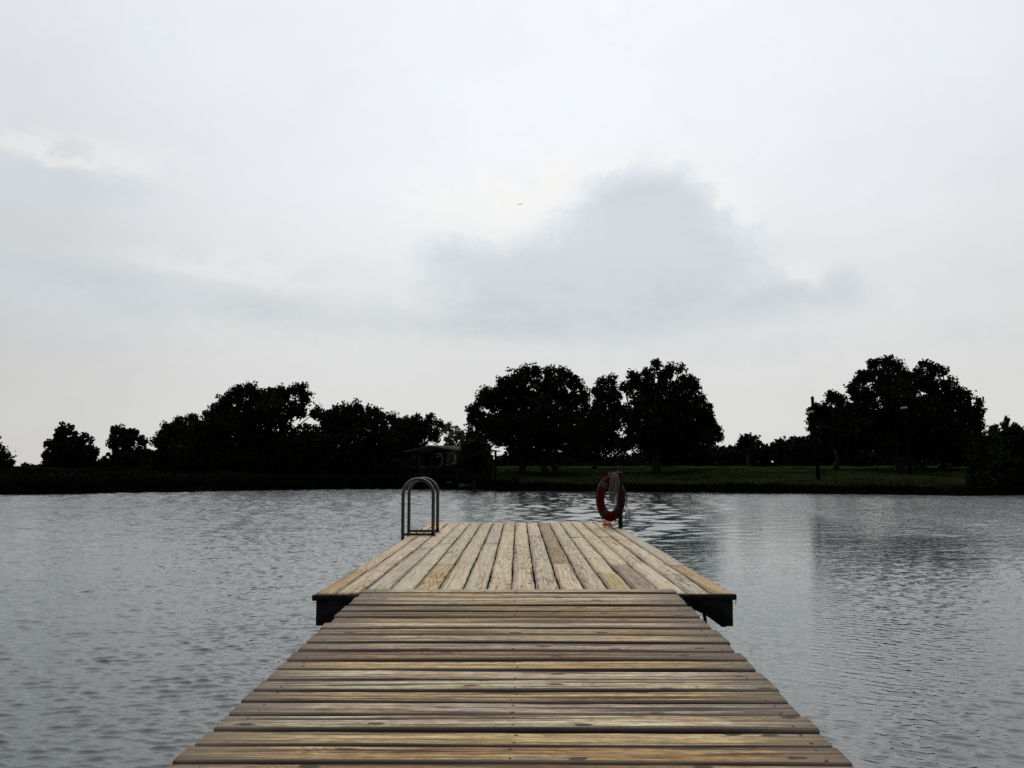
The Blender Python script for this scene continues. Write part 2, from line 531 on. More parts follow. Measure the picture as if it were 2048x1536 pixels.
# ------------------------------------------------------------------ gangway
G_Z, G_S, G_Y = .522, .02675, 7.317
gz = lambda x, y: G_Z + G_S * (y - G_Y)
gy = lambda py: on_plane(1037, py, G_Z, G_S, G_Y).y
gang = empty("gangway", (0.02, 4.0, 0))
tag(gang, "brown stained wooden gangway of crosswise planks leading out to the dock", "gangway")
GX0 = on_plane(720, 1186, G_Z, G_S, G_Y).x
GX1 = on_plane(1352, 1186, G_Z, G_S, G_Y).x
rows = [1179, 1184.8, 1194, 1202.6, 1210.6, 1221.5, 1233, 1245.6, 1257.3, 1271.3, 1286, 1303, 1320.3, 1338.4, 1358.7, 1380, 1403, 1430.5, 1460, 1491, 1527.4]
edges = [gy(r) for r in rows]
edges[0] = edges[1] + .19
while edges[-1] > -1.6:
    edges.append(edges[-1] - .2)
LG, BG, TN, BR, ORA, YE, GR = (.74, .655, .47), (.62, .51, .32), (.47, .35, .18), (.30, .19, .09), (.45, .295, .13), (.64, .49, .25), (.47, .42, .32)
tints = [LG, YE, LG, BG, TN, BR, ORA, LG, TN, BG, GR, BR, YE, LG, LG, YE, GR, LG, YE, ORA, TN]
stains = [.4, .5, .4, .6, .6, .9, .8, .5, .8, .5, 1.0, .9, .4, .6, .8, .5, 1.9, .55, .4, .65, .8]
specs = []
for i in range(len(edges) - 1):
    y1, y0 = edges[i], edges[i + 1]
    g = random.uniform(.0045, .009)
    over = random.uniform(-.012, .014)
    strong = i in (6, 9, 10, 12, 13, 15, 16, 18, 19)
    if strong:
        g *= 1.5
    specs.append(dict(a0=GX0 + over - .03 * min(1.3, max(0, (7.3 - y1) / 4)), a1=GX1 + random.uniform(-.012, .014), b0=y0 + g, b1=y1 - g,
                      tint=jit(tints[i] if i < len(tints) else random.choice([TN, BG, GR, YE])),
                      stain=stains[i] if i < len(stains) else random.uniform(.4, .9), knot=random.choice([.3, .7, 1, 1]),
                      nails=[GX0 + .09, -.02, GX1 - .09], band=(i == 15)))
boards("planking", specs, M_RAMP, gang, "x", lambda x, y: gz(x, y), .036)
for x in (GX0 + .07, -.02, GX1 - .11):
    b = MB()
    bx_rot = Matrix.Rotation(math.atan(G_S), 3, 'X')
    ym = 2.8
    b.box((x, ym - 4.3, gz(0, ym) - .19), (x + .045, ym + 4.3, gz(0, ym) - .040), .004, bx_rot, (x, ym, gz(0, ym)))
    b.build("stringer", M_BEAM, gang)

# ------------------------------------------------------------------ boarding ladder with two hooped rails
lad_y = [on_plane(866, 1072, DZ).y, at(874.7, 1066, 14.2).y]
lxr = on_plane(866, 1072, DZ).x
lxl = at(805.5, 1060, lad_y[0]).x
ltop = at(835, 958.5, lad_y[0]).z
ladder = empty("boarding_ladder", ((lxl + lxr) / 2, sum(lad_y) / 2, DZ))
tag(ladder, "grey metal boarding ladder with two hooped handrails on the dock edge", "ladder")
rad = (lxr - lxl) / 2
for y in lad_y:
    b = MB()
    pts = [(lxl, y, -.9), (lxl, y, -.2), (lxl, y, DZ), (lxl, y, ltop - rad)]
    for k in range(1, 20):
        t = math.pi - math.pi * k / 20
        pts.append(((lxl + lxr) / 2 + rad * math.cos(t), y, ltop - rad + rad * math.sin(t)))
    pts += [(lxr, y, ltop - rad), (lxr, y, DZ + .3), (lxr, y, DZ + .004)]
    b.tube(pts, .0255, 14)
    b.build("handrail", M_STEEL, ladder, True)
    b = MB()
    b.box((lxl + .026, y - .018, DZ + .006), (lxr - .020, y + .018, DZ + .040), .004)
    b.box((lxr - .045, y - .045, DZ + .0045), (lxr + .045, y + .045, DZ + .013), .003)
    b.tube([((lxl + lxr) / 2 - .02, y, DZ + .03), ((lxl + lxr) / 2 - .02, y, DZ + .054)], .012, 8)
    b.build("foot_bar", M_FOOT, ladder)
for z in (.24, -.05, -.34):
    b = MB()
    b.box((lxl - .045, lad_y[0] + .02, z - .018), (lxl + .045, lad_y[1] - .02, z + .018), .004)
    b.build("step", M_STEEL, ladder)

# ------------------------------------------------------------------ post, life ring, rope hank, float
pb = on_plane(1241, 1057, DZ)
ptop = at(1238, 931, pb.y).z
b = MB()
hw = .032
b.box((pb.x - hw, pb.y - hw, DZ + .002), (pb.x + hw, pb.y + hw, ptop), .006)
post = b.build("mooring_post", M_POST)
post.location = (0, 0, 0)
tag(post, "dark square timber post at the far right corner of the dock", "post")

th = R(48)
rc = at(1221.5, 997, pb.y - .03)
rd, rz = Vector((math.cos(th), math.sin(th), 0)), Vector((0, 0, 1))
rn = rd.cross(rz)
ring = empty("life_ring", rc)
tag(ring, "red life ring with pale bands hanging on the dock post", "life ring")
RC, RA, RB = .288, .082, .060


def ringpt(t, rad_, off=0.0):
    return rc + (rd * math.cos(t) + rz * math.sin(t)) * rad_ + rn * off


def ring_patch(t0, t1, nseg, ra, rb, closed=False):
    v, q = [], []
    m = 16
    for i in range(nseg if closed else nseg + 1):
        t = t0 + (t1 - t0) * i / nseg
        for k in range(m):
            a = 2 * math.pi * k / m
            v.append(tuple(ringpt(t, RC + ra * math.cos(a), rb * math.sin(a))))
    rows_ = nseg if closed else nseg + 1
    for i in range(nseg):
        j = (i + 1) % rows_
        for k in range(m):
            l = (k + 1) % m
            q.append([i * m + k, j * m + k, j * m + l, i * m + l])
    return v, q


b = MB()
b.v, b.q = ring_patch(0, 2 * math.pi, 72, RA, RB, True)
b.build("ring_body", M_RED, ring, True)
for deg in (38, 138, 222, 318):
    b = MB()
    b.v, b.q = ring_patch(R(deg - 9), R(deg + 9), 8, RA + .004, RB + .004)
    b.build("band", M_BAND, ring, True)
b = MB()
an = [38, 138, 222, 318, 398]
for k in range(4):
    pts = []
    for i in range(13):
        f = i / 12
        t = R(an[k] + (an[k + 1] - an[k]) * f)
        sag = math.sin(math.pi * f)
        rr = RC + RA + .010 + {0: .0, 1: .004, 2: .055, 3: .05}[k] * sag
        p = ringpt(t, rr, .01)
        p.z -= sag * {0: .03, 1: .0, 2: .01, 3: .03}[k]
        pts.append(p)
    b.tube(pts, .0065, 6)
# loose tail going across the opening and down
b.tube([ringpt(R(140), RC + RA + .01), ringpt(R(145), RC - .02, -.075), ringpt(R(160), RC - .11, -.06), rc + Vector((-.02, -.04, -.03)),
        rc + Vector((.05, -.05, -.08)), rc + Vector((.075, -.06, -.2)), rc + Vector((.07, -.08, -.36)), rc + Vector((.0, -.08, -.47))], .006, 6)
b.build("grab_rope", M_CORD, ring, True)

b = MB()
hk = at(1229, 946, pb.y - .10)
for i in range(15):
    w = random.uniform(.02, .074)
    ln = random.uniform(.36, .47)
    cx = hk.x + random.uniform(-.03, .010)
    oy = random.uniform(-.045, .03)
    sway = random.uniform(-.025, .025)
    pts = []
    for k in range(26):
        t = 2 * math.pi * k / 26
        zz = -ln / 2 + ln / 2 * math.cos(t)
        ww = w * math.sin(t) * (1.0 + .15 * math.sin(2 * t))
        pts.append((cx + ww + sway * (-zz / ln), hk.y + oy + .02 * math.sin(t + i), hk.z + zz - random.uniform(0, .004)))
    b.tube(pts, .0062, 6, closed=True)
b.tube([(hk.x - .085, hk.y, hk.z + .012), (hk.x - .05, hk.y + .01, hk.z - .02), (hk.x - .02, hk.y, hk.z + .008), (hk.x + .03, hk.y, hk.z + .012),
        (pb.x - hw - .004, pb.y - .05, hk.z + .01), (pb.x + .01, pb.y - hw - .008, hk.z + .012), (pb.x + hw + .008, pb.y, hk.z + .008)], .007, 6)
b.tube([(hk.x - .085, hk.y, hk.z + .012), (hk.x - .10, hk.y, hk.z - .02), (hk.x - .075, hk.y, hk.z - .06), (hk.x - .06, hk.y, hk.z - .12)], .006, 6)
for k in range(3):       # lashing round the hank
    pts = [(hk.x - .004 + .05 * math.cos(t), hk.y - .008 + .045 * math.sin(t), hk.z - .045 - .012 * k + .004 * math.sin(t * 2)) for t in np.linspace(0, 2 * math.pi, 18)[:-1]]
    b.tube(pts, .0062, 6, closed=True)
hank = b.build("rope_hank", M_ROPE, None, True)
tag(hank, "hank of grey rope hanging beside the dock post in front of the life ring", "rope")

b = MB()
for k, (w, h0, h1) in enumerate(((.10, .40, .02), (.06, .30, .09), (.07, .16, .02))):
    pts = []
    for i in range(13):
        t = math.pi * i / 12
        pts.append((pb.x + hw + .008 + w * math.sin(t), pb.y - .03 + .02 * k, DZ + h1 + (h0 - h1) * (.5 + .5 * math.cos(t)) + .006))
    b.tube(pts, .006, 6)
pts = [(pb.x + hw + .008, pb.y - .03, DZ + .026), (pb.x - .0, pb.y - hw - .012, DZ + .03), (pb.x - .10, pb.y - .06, DZ + .008), (pb.x - .20, pb.y - .03, DZ + .009), (pb.x - .27, pb.y + .08, DZ + .008)]
b.tube(pts, .006, 6)
tail = b.build("loose_cord", M_CORD, None, True)
tag(tail, "dark loose cord looping down the right side of the dock post", "cord")

fl = on_plane(1215, 1054.5, DZ)
b = MB()
pts, rr = [], []
for i in range(15):
    t = i / 14
    pts.append((fl.x - .085 + .17 * t, fl.y + .02 * math.sin(t * 2), DZ + .048))
    rr.append(.012 + .032 * math.sin(math.pi * min(1, max(0, t))) ** .45 * (1 - .28 * math.exp(-((t - .48) / .10) ** 2)))
b.tube(pts, rr, 14)
flo = b.build("marker_float", M_FLOAT, None, True)
tag(flo, "small orange float lying on the boards below the life ring", "float")

# ------------------------------------------------------------------ ground
shore_px = [(-400, 993), (0, 990), (150, 988), (300, 985.2), (500, 981.5), (700, 979), (930, 979.5), (1000, 982), (1150, 983.6), (1300, 984.4),
            (1450, 986), (1600, 987.5), (1800, 990), (1950, 992), (2060, 991), (2500, 996)]
sp = [on_plane(px, py, 0) for px, py in shore_px]
SX, SY = np.array([p.x for p in sp]), np.array([p.y for p in sp])


def shore(x):
    x = np.asarray(x, float)
    return np.interp(x, SX, SY) + .25 * np.sin(x * 1.3) + .18 * np.sin(x * 2.9 + 1) + .1 * np.sin(x * 7.1)


def ground(x, y):
    x, y = np.asarray(x, float), np.asarray(y, float)
    d = y - shore(x)
    z = np.interp(d, [-60, -8, 0, .5, 1.2, 6, 12, 20, 40, 90, 700], [-2.5, -1.4, 0, .22, .36, .66, 1.08, 1.42, 1.5, 1.55, 1.7])
    return z + np.where(d > 0, np.minimum(d * .1, 1) * (.06 * np.sin(x * .9 + y * .4) + .05 * np.sin(x * .37 - y * .8)), 0)


gx = np.concatenate([[-900, -500, -300, -200, -140, -100], np.linspace(-80, 80, 420), [100, 140, 200, 300, 500, 900]])
gyv = np.concatenate([[-200, -60, 0, 25, 38], np.linspace(42, 100, 210), [110, 125, 145, 170, 220, 300, 450, 700, 1200, 2000]])
X, Y = np.meshgrid(gx, gyv)
Z = ground(X, Y)
nx, ny = len(gx), len(gyv)


def grid_faces(nx, ny):
    i = np.arange(ny - 1)[:, None] * nx + np.arange(nx - 1)[None, :]
    return np.stack([i, i + 1, i + 1 + nx, i + nx], -1).reshape(-1, 4)


m, n, bs = material("grassy_ground", (.02, .03, .012), 1, 0, 0)
geo = n.new("ShaderNodeNewGeometry").outputs["Position"]
hz = n.sep(geo)[2]
f1 = n.noise(geo, .45, 5, .6)
f2 = n.noise(geo, 6.0, 3, .6)
c = n.mix(n.step(f1, .35, .65), (.012, .016, .006), (.021, .027, .010))
c = n.mix(n.m("MULTIPLY", n.step(f2, .45, .7), .5), c, (.012, .012, .006))
c = n.mix(n.step(n.m("ADD", hz, n.m("MULTIPLY", f1, .4)), .45, .85), (.009, .0075, .006), c)
c = n.mix(n.step(n.sep(geo)[0], -16, -1, 1, 0), c, (.007, .0075, .005))
n.put(bs.inputs["Base Color"], c)
gr = link("ground", np_mesh("ground", np.stack([X, Y, Z], -1).reshape(-1, 3), grid_faces(nx, ny)), m, None, True)
tag(gr, None, None, None, "structure")

# grass and reeds along the bank
def blades(n_, x0, x1, d0, d1, h0, h1, w):
    x = RNG.uniform(x0, x1, n_)
    d = d0 + (d1 - d0) * RNG.random(n_) ** 1.4
    y = shore(x) + d
    z = ground(x, y) - .02
    patch = .55 + .45 * np.sin(x * .8 + 1.3 * np.sin(x * .23)) * np.sin(d * .7 + x * .31)
    h = RNG.uniform(h0, h1, n_) * (.5 + .8 * patch)
    a = RNG.uniform(0, 2 * np.pi, n_)
    lean = RNG.normal(0, .3, (n_, 2)) * h[:, None]
    wx, wy = np.cos(a) * w, np.sin(a) * w
    P = np.stack([np.stack([x - wx, y - wy, z], -1), np.stack([x + wx, y + wy, z], -1), np.stack([x + lean[:, 0], y + lean[:, 1], z + h], -1)], 1)
    return P.reshape(-1, 3)


M_REED = mottled("reed_blades", (.004, .005, .0025), (.008, .009, .005), .7, 1, 0, 0)
for nm, P, mt in (("shore_reeds", np.concatenate([blades(15000, -42, 0, .02, 2.6, .22, .62, .035), blades(12000, -2, 42, .02, 1.2, .12, .36, .035), blades(26000, -42, -2, 1.5, 16, .10, .26, .035)]), M_REED),
                  ("lawn_grass", blades(34000, -6, 44, 1.0, 20, .05, .13, .03), M_GRASS)):
    g = link(nm, np_mesh(nm, P, None, np.arange(len(P)).reshape(-1, 3)), mt)
    tag(g, None, None, None, "stuff")

# ------------------------------------------------------------------ water
def spaced(lo, hi, mid_lo, mid_hi, n_):
    return np.linspace(lo, hi, n_)


NXW, NYW = 1600, 1400
s = np.linspace(-1, 1, NXW)
wx = 44 * np.sinh(s * 3.1) / np.sinh(3.1)
wx = np.concatenate([[-800, -300, -120, -70], wx, [70, 120, 300, 800]])
yy = 2.0 * np.exp(np.linspace(0, math.log(66 / 2.0), NYW))
wy = np.concatenate([[-300, -60, -12, -5], np.linspace(-3, 1.95, 60), yy])
X, Y = np.meshgrid(wx, wy)
sxp = np.gradient(wx)[None, :] * np.ones_like(X)
syp = np.gradient(wy)[:, None] * np.ones_like(X)
spac = np.maximum(sxp, syp)


def sstep(v, a, b_):
    t = np.clip((v - a) / (b_ - a), 0, 1)
    return t * t * (3 - 2 * t)


def patchy(X, Y, sc, seed):
    r = np.random.default_rng(seed)
    o = np.zeros_like(X)
    for _ in range(9):
        a, k, p = r.uniform(0, 2 * np.pi), r.uniform(.5, 1.6) / sc, r.uniform(0, 6.3)
        o += np.sin((np.cos(a) * X + np.sin(a) * Y) * k + p)
    return o / 4.2


# wind roughness: lively water on the left, a lee of calmer water along the right side of the dock
lee = np.exp(-((X - (.265 * Y + .1)) / (.055 * Y + .4)) ** 4) * sstep(Y, 1.5, 6) * (1 - .4 * sstep(Y, 30, 50))
right = sstep(X, .5, 2.5)
far_c = np.exp(-((X - .085 * Y) / (.125 * Y + .1)) ** 4) * sstep(Y, 13, 22)
calm = right * sstep(Y, 5.5, 8.5) * (1 - sstep(Y, 18, 27))
amp = (1 - .25 * right) * (1 - .36 * calm) * (1 - .6 * lee)
amp *= 1 + .30 * patchy(X, Y, 2.6, 3) + .14 * patchy(X, Y, .9, 5)
amp *= 1 - .55 * far_c
amp *= 1 + 1.0 * sstep(X / np.maximum(Y, 1), .27, .40) * sstep(Y, 15, 28)
amp = np.clip(amp, .10, 1.7)
H, DX, DY = np.zeros_like(X), np.zeros_like(X), np.zeros_like(X)
rw = np.random.default_rng(21)
wl = sstep(X, -1.5, 2.0)
wob = [.6 * patchy(X, Y, 1.7, 100 + i) for i in range(4)]
farl = 1 + 1.3 * sstep(Y, 16, 30) * (1 - .75 * far_c)
NC = 96
for i in range(NC):
    lam = .052 * (.17 / .052) ** rw.random()
    if i % 6 == 0:
        lam = rw.uniform(.40, 1.1)
    spread = rw.normal(0, .50)
    left = i % 2 == 0
    ang = math.pi / 2 + spread + (.22 if left else -.26)
    k = 2 * math.pi / lam
    sl = rw.uniform(.6, 1.2) * .060 * (1.0 if lam < .30 else .15 + .22 * sstep(Y, 14, 26))
    ph = rw.uniform(0, 2 * math.pi)
    w = (1 - .8 * wl) if left else (.2 + .8 * wl)
    fade = np.clip(lam / (2.0 * spac) - .7, 0, 1) * (farl if lam > .35 else 1.0)
    a = k * (np.cos(ang) * X + np.sin(ang) * Y) + ph + wob[i % 4]
    A = (sl / k) * w * fade * amp
    H += A * np.sin(a)
    cs = A * np.cos(a)
    DX += math.cos(ang) * cs
    DY += math.sin(ang) * cs
for i in range(26):                                     # longer, short-crested wavelets out on the open water
    lam = .5 * (1.7 / .5) ** rw.random()
    ang = math.pi / 2 + rw.normal(0, .75)
    k = 2 * math.pi / lam
    A = rw.uniform(.6, 1.2) * .030 / k * sstep(Y, 11, 22) * (1 - .6 * lee) * (.14 + .86 * far_c) * (1 + 1.8 * sstep(X / np.maximum(Y, 1), .27, .40) * sstep(Y, 15, 28))
    a = k * (np.cos(ang) * X + np.sin(ang) * Y) + rw.uniform(0, 6.3) + wob[i % 4] * 1.5
    H += A * np.sin(a)
    DX += math.cos(ang) * A * np.cos(a)
    DY += math.sin(ang) * A * np.cos(a)
CHOP = 1.3
far_x = (np.abs(X) > 60) | (Y < -4)
for q in (H, DX, DY):
    q[far_x] = 0
m, n, bs = material("lake_water", (.036, .052, .048), .03, 0, .5, 1.42)
geo = n.new("ShaderNodeNewGeometry").outputs["Position"]
px_ = n.sep(geo)
ra = n.attr("rough").outputs["Fac"]
n.put(bs.inputs["Roughness"], n.attr("gloss").outputs["Fac"])
rip = n.noise(n.vm("MULTIPLY", geo, (6.5, 12.0, 1.0)), 1.0, 3, .55, .3)
rip2 = n.noise(n.vm("MULTIPLY", geo, (2.2, 5.0, 1.0)), 1.0, 2, .5, .4)
hgt = n.m("ADD", n.m("MULTIPLY", rip, .5), n.m("MULTIPLY", rip2, 1.1))
hgt = n.m("MULTIPLY", hgt, ra)
bp = n.new("ShaderNodeBump")
bp.inputs["Strength"].default_value = 1.0
bp.inputs["Distance"].default_value = .045
n.put(bp.inputs["Height"], hgt)
n.put(bs.inputs["Normal"], bp.outputs[0])
me = np_mesh("water", np.stack([X + CHOP * DX, Y + CHOP * DY, H], -1).reshape(-1, 3), grid_faces(len(wx), len(wy)))
at_ = me.attributes.new("rough", "FLOAT", "POINT")
far_need = .25 + .75 * sstep(Y, 6, 24) + .5 * sstep(Y, 18, 34) * (1 - .9 * far_c) - .6 * far_c * sstep(Y, 6, 24)                    # the fine ripple the mesh cannot carry far out
at_.data.foreach_set("value", (amp * far_need).astype(np.float32).ravel())
at_ = me.attributes.new("gloss", "FLOAT", "POINT")       # ripples too small for the mesh widen the reflection
gls = .04 + sstep(Y, 7, 34) * (.06 - .05 * far_c)
at_.data.foreach_set("value", gls.astype(np.float32).ravel())
wo = link("water", me, m, None, True)
tag(wo, None, None, None, "structure")

# ------------------------------------------------------------------ trees
def leaf_faces(C, size, rng, flat=0.0):
    n_ = len(C)
    a = rng.normal(size=(n_, 3)); a /= np.linalg.norm(a, axis=1)[:, None]
    c = rng.normal(size=(n_, 3)); c[:, 2] *= 1 - flat
    b_ = np.cross(a, c); b_ /= np.linalg.norm(b_, axis=1)[:, None]
    s_ = size[:, None]
    P = np.stack([C - a * s_ * .62, C + b_ * s_ * .42 - a * s_ * .05, C + a * s_ * .62, C - b_ * s_ * .42 + a * s_ * .05], 1)
    return P.reshape(-1, 3)


def crown_points(blobs, rng, dens=1.0, clump=.33, leaves=15, shell=.55):
    """blobs: (centre, radius).  Clumps spread through each blob, leaves spread through each clump."""
    out = []
    for c, r in blobs:
        n_ = max(7, int(70 * dens * r * r / (clump / .33) ** 2))
        d = rng.normal(size=(n_, 3)); d /= np.linalg.norm(d, axis=1)[:, None]
        rr = r * (shell + (1 - shell) * rng.random(n_)) * np.where(rng.random(n_) < .35, rng.random(n_), 1.0)
        cc = np.array(c)[None] + d * rr[:, None] * np.array([1, 1.15, .92])
        cr = clump * rng.uniform(.6, 1.25, n_)
        l = rng.normal(size=(n_, leaves, 3))
        l /= np.linalg.norm(l, axis=2)[..., None]
        l *= (rng.random((n_, leaves, 1)) ** .5) * cr[:, None, None]
        out.append((cc[:, None, :] + l).reshape(-1, 3))
    return np.concatenate(out)


def limb(b_, p0, p1, r0, r1, rng, bend=.12, n_=7):
    p0, p1 = Vector(p0), Vector(p1)
    L = (p1 - p0).length
    off = Vector(rng.normal(size=3)) * bend * L
    pts, rr = [], []
    for i in range(n_ + 1):
        t = i / n_
        p = p0.lerp(p1, t) + off * math.sin(math.pi * t) * .6 + Vector((0, 0, .10 * L)) * math.sin(math.pi * t)
        pts.append(p); rr.append(r0 + (r1 - r0) * t ** .7)
    b_.tube(pts, rr, 7)


def tree(name, label, cat, group, Y, blobs, trunks, mat=None, bark=None, dens=1.0, clump=.35, leaf=.165, leaves=30, spread=.9, seed=1, tr=.20, fork=.42):
    rng = np.random.default_rng(seed)
    mat, bark = mat or M_LEAF, bark or M_BARK
    B = []
    for (px, py, r) in blobs:
        rad_ = r * (1.2 if r > 16 else 1.06) * Y / F
        p = at(px, py, Y + rng.uniform(-1, 1) * spread * 1.6)
        B.append((p, rad_))
    base = at(trunks[0], 940, Y)
    base.z = float(ground(base.x, base.y))
    root = empty(name, base)
    tag(root, label, cat, group)
    C = crown_points(B, rng, dens, clump, leaves)
    sz = leaf * rng.uniform(.65, 1.35, len(C))
    P = leaf_faces(C, sz, rng)
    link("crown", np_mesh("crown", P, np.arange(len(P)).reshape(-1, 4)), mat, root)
    ctr = sum((p for p, r in B), Vector()) / len(B)
    lowz = min(p.z - r for p, r in B)
    for ti, tpx in enumerate(trunks):
        tb = at(tpx, 940, Y + (0 if ti == 0 else rng.uniform(-.7, .7)))
        tb.z = float(ground(tb.x, tb.y)) - .1
        b_ = MB()
        top = Vector((tb.x * .75 + ctr.x * .25, tb.y, tb.z + (ctr.z - tb.z) * fork + .2))
        pts = [tb, tb + Vector((rng.normal() * .04, 0, .35)), tb.lerp(top, .55) + Vector((rng.normal() * .1, rng.normal() * .1, 0)), top]
        b_.tube(pts, [tr * 1.55, tr * 1.08, tr * .9, tr * .78], 10)
        for j, (p, r) in enumerate(B):
            if j % len(trunks) == ti:
                st_ = top.lerp(tb, rng.uniform(0, .12))
                limb(b_, st_, p, tr * rng.uniform(.28, .5), .03, rng)
        b_.build("trunk", bark, root, True)
    return root


G_L, G_C, G_R = "oaks along the left shore", "big oaks behind the dock", "oaks along the right shore"
tree("oak_tree", "leafy tree crown cut off by the left edge of the photo", "tree", G_L, 66, [(-14, 905, 26), (-40, 890, 30), (4, 935, 20), (-30, 935, 32)], [-25], seed=2)
tree("oak_tree", "small open two-lobed tree standing alone at far left of shore", "tree", G_L, 70,
     [(130, 864, 15), (118, 876, 15), (142, 882, 18), (108, 890, 14), (166, 893, 22), (184, 907, 13), (97, 912, 13), (126, 908, 22), (155, 920, 26), (104, 932, 18), (145, 945, 25), (180, 930, 16)],
     [140], seed=3, dens=.5, leaf=.21, clump=.29, tr=.13)
tree("oak_tree", "small ragged tree beside the sloping left end of the oak mass", "tree", G_L, 71,
     [(240, 872, 18), (263, 872, 16), (282, 882, 11), (228, 884, 12), (255, 897, 20), (285, 906, 14), (225, 915, 14), (262, 928, 26), (240, 945, 22), (296, 925, 18), (212, 932, 14)],
     [255], seed=4, dens=.55, leaf=.21, clump=.29, tr=.13)
tree("oak_tree", "mid-height tree on the left slope of the oak mass", "tree", G_L, 69,
     [(335, 856, 14), (355, 848, 13), (385, 846, 17), (352, 872, 25), (320, 880, 15), (398, 872, 25), (330, 908, 26), (370, 912, 32), (310, 930, 20), (400, 920, 30)], [350], seed=5)
tree("oak_tree", "tallest broad oak of the left group with twin top lobes", "tree", G_L, 70,
     [(475, 787, 16), (500, 783, 16), (455, 803, 18), (440, 823, 18), (425, 843, 20), (525, 797, 22), (560, 792, 20), (590, 782, 15), (604, 778, 11), (610, 797, 13), (548, 825, 32), (495, 825, 34),
      (592, 822, 18), (632, 825, 14), (645, 836, 10), (650, 852, 10), (450, 862, 36), (412, 880, 30), (515, 872, 42), (570, 885, 38), (618, 872, 22), (635, 890, 25), (440, 915, 38), (500, 925, 42), (560, 925, 42), (610, 925, 35)],
     [500, 560], seed=6, tr=.24)
tree("oak_tree", "rounded oak between the tallest left oak and the pavilion", "tree", G_L, 72,
     [(695, 818, 13), (718, 815, 13), (672, 832, 18), (740, 825, 14), (762, 832, 12), (707, 843, 30), (750, 855, 26), (785, 843, 15), (800, 850, 13), (668, 872, 26), (715, 892, 34), (772, 883, 26), (690, 922, 30), (745, 925, 30), (795, 880, 18), (660, 852, 20), (663, 832, 13), (655, 882, 22), (800, 862, 20)],
     [720], seed=7, tr=.2)
tree("oak_tree", "low oak crown directly above the pavilion roof", "tree", G_L, 76,
     [(830, 842, 13), (858, 838, 12), (815, 858, 18), (848, 862, 22), (878, 850, 10), (826, 890, 22), (870, 872, 14), (800, 905, 18), (806, 868, 20), (812, 846, 12), (790, 880, 20)], [835], seed=8)
tree("willow_tree", "pale grey-green distant tree in the gap right of the pavilion roof", "tree", None, 98,
     [(893, 855, 12), (912, 868, 15), (930, 882, 14), (900, 882, 13), (945, 895, 14), (890, 905, 14), (925, 905, 18), (908, 925, 22)], [908], mat=M_LEAF2, bark=M_PALEBARK,
     seed=9, dens=.75, leaf=.22, clump=.34, leaves=13, tr=.2, fork=.5)
tree("oak_tree", "widest domed oak with several trunks, right of the pavilion", "tree", G_C, 68,
     [(965, 798, 17), (945, 822, 14), (958, 846, 24), (986, 790, 18), (1006, 768, 14), (1030, 755, 16), (1052, 745, 14), (1072, 743, 12), (1098, 748, 16), (1128, 752, 16), (1150, 768, 16), (1166, 790, 16),
      (1050, 785, 36), (1108, 782, 30), (1015, 805, 36), (1142, 815, 32), (1080, 835, 46), (1030, 858, 42), (985, 862, 28), (950, 878, 16), (1130, 865, 40), (1168, 845, 26), (968, 900, 16), (1090, 888, 38), (1045, 893, 25), (1152, 890, 25), (945, 905, 12)],
     [1045, 1088, 1112], seed=10, tr=.26)
tree("oak_tree", "narrow oak squeezed between the two biggest central crowns", "tree", G_C, 75,
     [(1205, 767, 12), (1222, 764, 12), (1195, 783, 11), (1213, 795, 24), (1236, 792, 12), (1198, 828, 22), (1222, 850, 20), (1203, 872, 28), (1228, 892, 22), (1185, 900, 22), (1190, 850, 20), (1240, 820, 18), (1180, 870, 20)], [1190], seed=11)
tree("oak_tree", "tall spreading oak on one thick trunk behind the life ring", "tree", G_C, 67,
     [(1312, 732, 11), (1340, 738, 11), (1360, 738, 8), (1295, 748, 13), (1268, 758, 15), (1325, 755, 16), (1372, 762, 16), (1388, 772, 13), (1251, 778, 13), (1290, 785, 32), (1350, 795, 34), (1395, 798, 16), (1405, 825, 20),
      (1300, 835, 44), (1360, 845, 44), (1262, 835, 22), (1413, 845, 16), (1428, 858, 14), (1400, 868, 28), (1440, 868, 9), (1432, 880, 9), (1330, 882, 40), (1275, 875, 28), (1372, 885, 22), (1248, 888, 14)],
     [1313], seed=12, tr=.34)
tree("oak_tree", "lower left lobe of the right oaks, beside the tall pole", "tree", G_R, 66,
     [(1640, 822, 16), (1628, 842, 12), (1622, 825, 8), (1664, 797, 13), (1680, 802, 11), (1660, 836, 24), (1692, 832, 24), (1645, 862, 18), (1682, 868, 26), (1652, 885, 12), (1700, 890, 18), (1625, 860, 8), (1705, 850, 26), (1715, 880, 22), (1690, 900, 18)], [1672], seed=13, clump=.29)
tree("oak_tree", "tallest oak of the right group with a flat top", "tree", G_R, 64,
     [(1716, 760, 11), (1706, 778, 13), (1722, 748, 6), (1752, 730, 14), (1775, 724, 12), (1795, 732, 13), (1736, 750, 14), (1808, 748, 13), (1772, 760, 26), (1812, 768, 22), (1728, 790, 22), (1788, 800, 36), (1732, 832, 30), (1790, 850, 42), (1752, 872, 20), (1825, 820, 36), (1770, 885, 18), (1740, 870, 26), (1815, 880, 30), (1720, 860, 20)],
     [1800], seed=14, tr=.26)
tree("oak_tree", "dense oak with a peaked top at the right end of the group", "tree", G_R, 66,
     [(1855, 730, 11), (1838, 745, 9), (1868, 742, 14), (1885, 740, 8), (1850, 770, 26), (1895, 768, 14), (1908, 785, 14), (1933, 792, 12), (1898, 812, 34), (1942, 820, 17), (1958, 806, 8), (1955, 842, 15), (1860, 828, 40), (1930, 858, 30), (1880, 870, 40), (1953, 868, 12), (1840, 888, 30), (1910, 895, 34), (1945, 895, 20)],
     [1885], seed=15, tr=.26)
